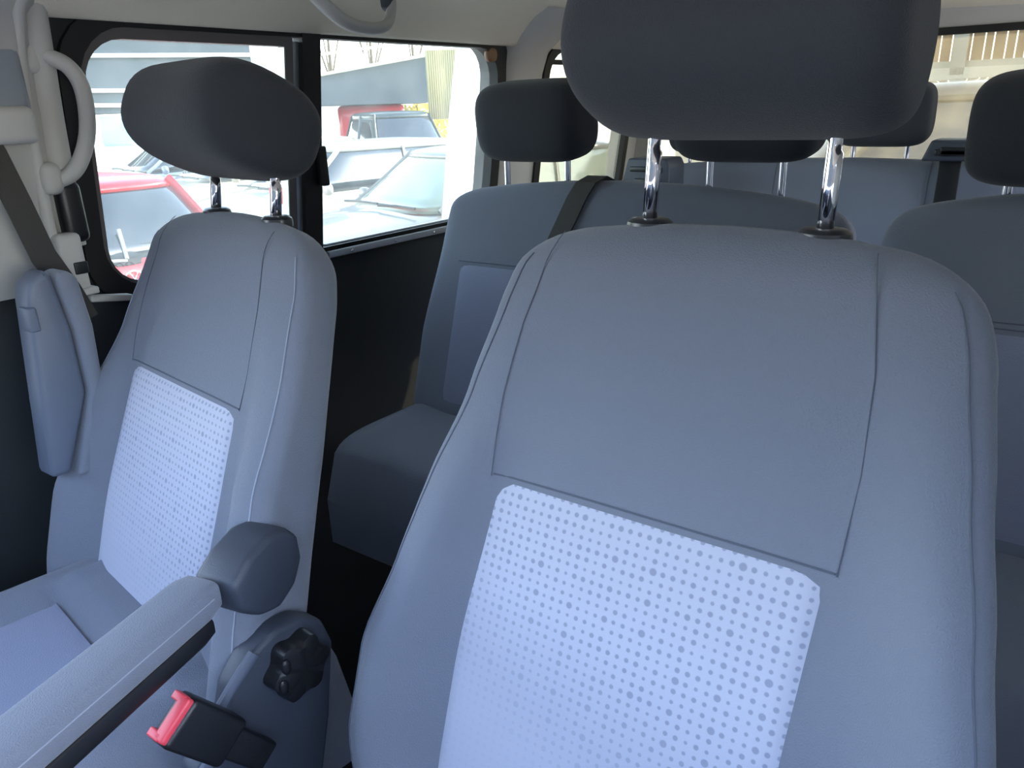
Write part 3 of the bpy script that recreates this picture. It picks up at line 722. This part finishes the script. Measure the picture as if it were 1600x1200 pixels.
# ------------------------------------------------------------------ outside
tag_ = tag
def far(px, py, dist):
    d = Fv+Rv*((px-800)/F_PX)-Uv*((py-600)/F_PX); k = dist/math.hypot(d.x, d.y); return Vector((d.x*k, d.y*k, d.z*k+CZ))
ASPH = mat('asphalt', (196, 192, 186), .9, bump=.4, bscale=60, var=.12, vscale=2)
struct(MB().box((0, 15, -.05), (160, 160, .1)).build('ground', ASPH, smooth=False), 'asphalt ground of the car park')
def paint(n, c, metal=.0): return mat(n, c, .28, metal, coat=.7)
TYRE = mat('tyre_rubber', (28, 28, 30), .8); RIM = mat('wheel_rim', (170, 172, 176), .3, .8)
LAMP = mat('lamp_lens', (220, 225, 232), .1, .3, coat=1); REDL = mat('tail_lens', (170, 20, 26), .2, coat=1)
def car(name, loc, rz, label, pm, gm, L=4.2, Wd=1.74, H=1.44, kind='hatch', cat='car', group=None, detail=True):
    e = empty(name, loc, label, cat, group, rz)
    w = Wd/2
    # body below the windows
    prof = [(-.5, .50, .78), (-.488, .62, .88), (-.46, .70, .94), (-.40, .78, .985), (-.30, .86, 1), (-.20, .93, 1), (-.1, .955, 1), (.15, .965, 1), (.38, .985, 1), (.47, .97, .95), (.495, .90, .88), (.5, .60, .80)]
    if kind == 'saloon': prof[8:] = [(.30, 1.0, 1), (.44, .99, .96), (.49, .93, .9), (.5, .62, .82)]
    rs = []
    for t, zt, k in prof:
        y = t*L; a = w*k; zb = .24+.10*(abs(t) > .48)
        half = [(a*.55, zb), (a*.90, zb+.02), (a*.985, .42), (a, .60 if zt > .75 else zt*.8), (a*.985, zt-.10), (a*.93, zt-.025), (a*.75, zt+.008), (a*.35, zt+.028), (0, zt+.034)]
        rs.append([Vector((x, y, z)) for x, z in half]+[Vector((-x, y, z)) for x, z in reversed(half[:-1])])
    body = MB().rings(rs).build('body', pm, e, sub=1, auto=False)
    # greenhouse
    yc, yf = -.22*L, -.055*L
    yb, yr = (.47*L, .36*L) if kind == 'hatch' else (.34*L, .17*L)
    zb, zr = .93, H-.035
    def ring(q, grow=0.0, n=48):
        y0 = yc+(yf-yc)*q**.9; y1 = yb+(yr-yb)*q**1.3; ww = (w*.90)+(w*.70-w*.90)*q; z = zb+(zr-zb)*q; out = []
        for j in range(n):
            a = 2*PI*j/n; ex = 2/7.0
            x = math.copysign(abs(math.sin(a))**ex, math.sin(a)); y = -math.copysign(abs(math.cos(a))**ex, math.cos(a))
            bow = .07*(1-x*x)
            out.append(Vector(((ww+grow)*x, (y0+y1)/2+((y1-y0)/2+grow+bow)*y, z)))
        return out
    MB().rings([ring(q) for q in (0, .25, .5, .75, .93)]).build('glass', gm, e, auto=False)
    rr = [ring(.88, .006), ring(.96, .008), ring(1, -.01)]
    top = ring(1, -.01); c = sum(top, Vector())/len(top)
    for s_, dz in ((.85, .02), (.5, .038), (.1, .042)): rr.append([Vector((c.x+(p.x-c.x)*s_, c.y+(p.y-c.y)*s_, p.z+dz)) for p in top])
    MB().rings(rr).build('roof', pm, e, auto=False)
    def idx(frac): return int(round(frac*48)) % 48
    for f_, r_ in ((.055+.07, .038), (.26, .03), (.375, .05)):
        for sg in (1, -1):
            j = idx(f_ if sg > 0 else 1-f_)
            pth = [ring(q, .004)[j] for q in (0, .2, .4, .6, .8, .95)]
            MB().tube(pth, r_, 8, flat=.5).build('pillar', pm, e)
    for sx in (-1, 1):
        mi = MB().ell((sx*(w+.06), yc+.34, .98), (.085, .05, .07), 16, 10, p=2.6).build('mirror', pm, e)
        for sy in (-1, 1):
            yw = -.315*L if sy < 0 else .30*L; R_ = .31; rs = []
            for x_, r_ in ((-.10, R_*.9), (-.09, R_), (.06, R_), (.085, R_*.93), (.085, R_*.66)):
                rs.append([Vector((sx*(w-.07+x_), yw+r_*math.cos(k*2*PI/28), R_+r_*math.sin(k*2*PI/28))) for k in range(28)])
            wh = MB().rings(rs).build('wheel', TYRE, e)
            m_ = MB()
            for k in range(5):
                a = 2*PI*k/5; m_.tube([Vector((sx*(w+.015), yw, R_)), Vector((sx*(w+.010), yw+.19*math.cos(a), R_+.19*math.sin(a)))], .022, 6)
            m_.tube([Vector((sx*(w+.006), yw+.2*math.cos(k*2*PI/24), R_+.2*math.sin(k*2*PI/24))) for k in range(25)], .012, 6)
            m_.build('rim', RIM, wh)
        MB().ell((sx*w*.70, -.478*L, .66), (.20, .10, .075), 18, 10, p=2.6).build('headlamp', LAMP, e)
        MB().ell((sx*w*.80, .484*L, .82), (.13, .07, .10), 16, 10, p=3).build('tail_lamp', REDL, e)
    MB().box((0, -.492*L, .50), (.95, .06, .15), bev=.02).build('grille', PLBLK, e)
    for sx, x0 in ((0, -.60), (1, .02)):
        y0 = yc-.065
        MB().tube([Vector((x0, y0-.01, zb+.045)), Vector((x0+.25, y0+.01, zb+.055)), Vector((x0+.56, y0+.02, zb+.052))], .012, 6).build('wiper', PLBLK, e)
    return e
WHITEP = paint('white_paint', (180, 177, 166)); SILV = paint('silver_paint', (122, 120, 112), .3); REDP = paint('red_paint', (190, 30, 40)); GREYP = paint('grey_blue_paint', (120, 134, 152), .2); DARKP = paint('dark_paint', (46, 56, 56)); BEIGE = paint('pearl_paint', (170, 160, 140), .2)
GL_D = mat('car_glass_dark', (36, 44, 52), .08, spec=.8, coat=1); GL_G = mat('car_glass_reflect', (128, 142, 120), .12, spec=.8, coat=1); GL_M = mat('car_glass_grey', (108, 104, 92), .15, spec=.7, coat=1)  # the green one has a pale hazy reflection put into its colour

YW = math.radians(-14)
car('car', (-4.95, 6.05, 0), YW, 'silver car nearest the rear pane, its windscreen and wipers filling the lower part', SILV, GL_G)
car('car', (-7.55, 6.7, 0), YW, 'white car with green side window, parked behind the silver car', WHITEP, GL_D)
car('car', (-10.2, 7.4, 0), YW, 'pale car roof just behind the white one, half hidden by the divider bar', BEIGE, GL_D)
car('off_road_car', (-11.6, 12.2, 0), math.radians(60), 'dark high car parked under the ramp wall', DARKP, GL_D, H=1.75, L=4.6)
p = far(190, 330, 5.3)+Vector((-.99, .14, 0))*2.1; redc = car('car', (p.x, p.y, 0), math.radians(-98), 'red hatchback with a round chrome badge on its tailgate, outside the front pane', REDP, GL_D)
car('car', (-12.9, 8.0, 0), YW, 'blue grey car standing behind the red hatchback', GREYP, GL_D)
# badge and rear wiper on the red car
L_ = 4.2
m_ = MB(); yb_ = .5*L_-.012; zc_ = .84
m_.tube([Vector((.062*math.cos(k*2*PI/32), yb_, zc_+.062*math.sin(k*2*PI/32))) for k in range(33)], .006, 8)
for a, b in (((-.026, .052), (0, .006)), ((0, .006), (.026, .052)), ((-.050, .030), (-.024, -.050)), ((-.024, -.050), (0, -.004)), ((0, -.004), (.024, -.050)), ((.024, -.050), (.050, .030))):
    m_.tube([Vector((a[0], yb_, zc_+a[1])), Vector((b[0], yb_, zc_+b[1]))], .005, 6)
m_.build('badge', CHROME, redc)
m_ = MB().tube([(0, .475*L_+.03, .97), (-.02, .44*L_+.075, 1.14)], .012, 8).tube([(0, .475*L_+.03, .96), (.3, .47*L_+.03, .985)], .010, 8); m_.build('rear_wiper', CREAM, redc)

# thin upright panel standing in for a bright white strip, front edge sloping
pl = [(2.66, CZ-.60), (2.70, CZ-.40), (2.76, CZ-.1), (2.86, CZ+.28), (2.90, CZ+.42), (3.2, CZ+.42), (3.2, 0), (2.62, 0)]
m_ = MB().prism(pl, 0, -2.34, -2.30, bev=.008)
tag(m_.build('white_panel', paint('panel_white', (236, 236, 236))), 'upright white panel standing beside the van at the rear edge of the sliding window', 'panel')

# striped pole leaning in the car park
sp = empty('striped_pole', (0, 0, 0), 'red and white striped barrier pole behind the left headrest', 'pole')
P0, P1 = far(452, 372, 5.2), far(408, 40, 5.2); sp.location = (P0.x, P0.y, 0); K = P0.z/(P1.z-P0.z); PG = P0-(P1-P0)*K; sp.location = (PG.x, PG.y, 0)
RED2 = mat('pole_red', (196, 50, 44), .5); WH2 = mat('pole_white', (235, 232, 225), .5)
bands = [0]+[(K+(372-yy)/332)/(1+K) for yy in (345, 312, 285)]+[1.0]
for i, (a, b) in enumerate(zip(bands, bands[1:])):
    child(MB().rings([[PG+(P1-PG)*t+Vector((.085*math.cos(k*PI/12), .085*math.sin(k*PI/12), 0)) for k in range(24)] for t in (a, b)]), 'red_band' if i % 2 == 0 else 'white_band', RED2 if i % 2 == 0 else WH2, parent=sp)

# grey concrete wall and ramp with railing
CONC = mat('concrete', (80, 88, 93), .9, bump=.4, bscale=30, var=.1, vscale=1.5); CONCL = mat('pale_concrete', (206, 206, 198), .9)
def facing_wall(name, a, b, z0a, z1a, z0b, z1b, m, th=.4, label=None, kind='structure', parent=None):
    a, b = Vector((a.x, a.y, 0)), Vector((b.x, b.y, 0)); dd = (b-a).normalized(); nn = Vector((dd.y, -dd.x, 0)); nn = nn if nn.dot(a) > 0 else -nn
    mb = MB().rings([[a+Vector((0, 0, z0a)), a+Vector((0, 0, z1a)), a+nn*th+Vector((0, 0, z1a)), a+nn*th+Vector((0, 0, z0a))], [b+Vector((0, 0, z0b)), b+Vector((0, 0, z1b)), b+nn*th+Vector((0, 0, z1b)), b+nn*th+Vector((0, 0, z0b))]])
    o = child(mb, name, m, smooth=False, parent=parent) if parent else mb.build(name, m, smooth=False)
    if kind: struct(o, label)
    elif label: tag(o, label)
    return o
D = 19.0
A0, A1, A2, A3 = far(60, 165, D), far(475, 165, D), far(500, 165, D), far(676, 158, D)
facing_wall('trim_3', A0, A1, CZ+.10, CZ+2.6, CZ+.12, CZ+2.6, CONC, 6.0, 'grey concrete bridge side behind the parked cars')
for pyy in (85, 140, 163):
    a, b = far(60, pyy+2, D-.1), far(475, pyy, D-.1)
    facing_wall('trim_4', a, b, a.z-.04, a.z+.04, b.z-.04, b.z+.04, CONCL, .12, 'pale ledge line along the concrete bridge side')
facing_wall('trim_3', A1, A3, CZ+.12, far(475, 124, D).z, CZ+.10, far(676, 86, D).z, CONC, 5.0, 'grey sloping ramp wall seen through the rear pane')
# curtain of pale pleats right of the ramp
CURT = mat('pale_curtain', (170, 158, 118), .9)
a, b = far(672, 200, D-1.5), far(722, 200, D-1.5); a.z = b.z = 0; m_ = MB(); N = 60; r0 = []; r1 = []
nn = Vector((-(b-a).y, (b-a).x, 0)).normalized()
for i in range(N+1):
    q = a+(b-a)*(i/N)+nn*.05*math.sin(i*1.6); r0.append(q+Vector((0, 0, CZ-.25))); r1.append(q+Vector((0, 0, far(690, 78, D-1.5).z)))
m_.grid([r0, r1]); o = m_.build('curtain', CURT); o.modifiers.new('th', 'SOLIDIFY').thickness = .03
tag(o, 'pale pleated sheet hanging at the end of the ramp wall', 'sheet')
rail = empty('railing', (A2.x, A2.y, CZ+.5), 'thin pale railing along the top of the ramp wall', 'railing')
RAILM = mat('pale_rail', (226, 224, 200), .6)
a, b = far(495, 118, D-.1), far(720, 76, D-.1); child(MB().tube([a, b], .035, 8), 'lower_rail', RAILM, parent=rail)
a, b = far(495, 86, D-.1), far(700, 58, D-.1); child(MB().tube([a, b], .03, 8), 'top_rail', RAILM, parent=rail)
for px in (532, 571, 613, 652):
    t = (px-495)/225.0; yb_ = 118-42*t
    child(MB().tube([far(px, yb_, D-.1), far(px, yb_-30, D-.1)], .045, 8), 'railing_post', RAILM, parent=rail)
# things under the ramp
tk = empty('box_truck', tuple(far(515, 185, 24)-Vector((0, 0, 1.7))), 'small white box truck standing under the ramp', 'truck')
c = far(505, 174, 29); Rt = Matrix.Rotation(math.radians(45), 3, 'Z')
child(MB().box((c.x, c.y, CZ-.35), (1.9, 2.2, 1.3), rot=Rt, bev=.05), 'cargo_box', WHITEP, parent=tk)
c2 = c+Rt @ Vector((1.45, 0, 0)); child(MB().box((c2.x, c2.y, CZ-.6), (1.0, 1.9, .9), rot=Rt, bev=.1), 'cab', WHITEP, parent=tk)
for sx in (-.6, 1.4):
    q = c+Rt @ Vector((sx, -1, 0)); child(MB().ell((q.x, q.y, .4), (.38, .38, .4), 16, 10), 'wheel', TYRE, parent=tk)
for px, colr, nm, dd_ in ((580, (206, 40, 50), 'red', 20.5), (204, (206, 40, 50), 'red', 36), (182, (150, 214, 226), 'pale blue', 34)):
    c = far(px, 172, dd_); wv_ = empty('small_van', (c.x, c.y, 0), f'tiny {nm} vehicle far under the bridge' + (' right of the white box truck' if px == 580 else ' left of the headrest'), 'van')
    s_ = 1.0 if px == 580 else .7
    child(MB().box((c.x, c.y, CZ-.45), (1.6*s_, 1.2, 1.1), rot=Rt, bev=.12), 'body', paint('p'+nm, colr), parent=wv_)
    child(MB().box((c.x, c.y, CZ-.02), (1.2*s_, .9, .3), rot=Rt, bev=.1), 'roof', WHITEP, parent=wv_)
# foliage
LEAFY = mat('autumn_leaves', (206, 190, 70), .8, var=.3, vscale=5); LEAFG = mat('green_leaves', (120, 140, 80), .8, var=.3, vscale=5); BARK = mat('bark', (90, 76, 60), .9)
def tree(name, base, h, r, n, leaf, label, seed, group=None, trunk=.12):
    rnd = random.Random(seed); e = empty(name, tuple(base), label, 'tree', group)
    m_ = MB().tube([base, base+Vector((.05, 0, h*.5)), base+Vector((0, .05, h*.85))], [trunk, trunk*.7, trunk*.35], 8)
    for k in range(5):
        a = rnd.uniform(0, 6.28); m_.tube([base+Vector((0, 0, h*.5)), base+Vector((math.cos(a)*r*.7, math.sin(a)*r*.7, h*.9))], [trunk*.4, trunk*.15], 6)
    child(m_, 'trunk', BARK, parent=e)
    mb = MB()
    for k in range(n):
        a, b = rnd.uniform(0, 6.28), rnd.uniform(-1, 1); q = rnd.random()**.4; s_ = math.sqrt(1-b*b)
        c = base+Vector((math.cos(a)*s_*r*q, math.sin(a)*s_*r*q, h+b*r*.75*q)); sz = rnd.uniform(.06, .13)*max(1, r*.7)
        u = Vector((rnd.gauss(0, 1), rnd.gauss(0, 1), rnd.gauss(0, 1))).normalized()*sz; v = u.cross(Vector((rnd.gauss(0, 1), rnd.gauss(0, 1), rnd.gauss(0, 1)))).normalized()*sz*.6
        mb.add([c-u, c+v, c+u, c-v], [(0, 1, 2, 3)])
    child(mb, 'foliage', leaf, smooth=False, parent=e)
for i, (px, h, r) in enumerate(((515, 5.7, 1.2), (580, 6.0, 1.3), (645, 6.3, 1.3))):
    c = far(px, 100, 35+3*i); tree('tree', Vector((c.x, c.y, 0)), h, r, 3200, LEAFY, ['yellow leaved tree above the ramp railing, leftmost', 'yellow leaved tree above the middle of the ramp railing', 'yellow leaved tree above the ramp railing, rightmost'][i], i, 'yellow trees behind the ramp')
c = far(650, 178, 24); tree('bush', Vector((c.x, c.y, 0)), 1.2, 1.0, 1200, LEAFY, 'yellow green bush under the ramp beside the red vehicle', 9, trunk=.05)

# behind the van: plank fence, low wall, car
WOOD = mat('bleached_planks', (150, 118, 84), .8, var=.15, vscale=2); WALLC = mat('sunlit_wall', (215, 210, 196), .9)
fy = 9.0
fe = empty('plank_fence', (-1.0, fy, CZ+.2), 'bleached vertical plank fence beyond the rear window', 'fence')
rnd = random.Random(4); m_ = MB(); x = -4.0
while x < 5:
    wd = rnd.uniform(.07, .11); m_.box((x+wd/2, fy+rnd.uniform(-.01, .01), CZ+.52), (wd-.012, .025, .66)); x += wd
child(m_, 'planks', WOOD, smooth=False, parent=fe)
for z_ in (.22,): child(MB().box((.5, fy-.03, CZ+z_), (9, .05, .06)), 'fence_rail', WHITEP, parent=fe)
for x_ in (-3.6, -1.15, 1.3): child(MB().box((x_, fy-.06, CZ+.5), (.12, .08, .75)), 'fence_post', WHITEP, parent=fe)
struct(MB().box((.5, fy+.05, (CZ+.19)/2), (9, .3, CZ+.19)).build('wall_yard', WALLC, smooth=False), 'low sunlit wall under the plank fence')
suv = car('car', (-1.0, 6.2, 0), math.radians(-62), 'large silver grey car behind the van, seen through the rear window', paint('warm_silver', (120, 114, 104), .2), GL_D, H=1.5)
suv.scale = (1.2, 1.2, 1.24)
# unseen buildings added to hold back low sky light from the cabin
struct(MB().box((6, -13, 3.3), (32, 4, 6.6)).build('wall_front', mat('front_blocker_dark', (40, 44, 50), .9), smooth=False), 'unseen dark building added in front of the windscreen to cut low sky light')
struct(MB().box((9, 7.5, 2.3), (4, 12, 4.6)).build('wall_yard', mat('side_blocker_grey', (90, 88, 88), .9), smooth=False), 'unseen grey building added on the right to cut low sky light')  # added out of view, dims the horizon light from the right
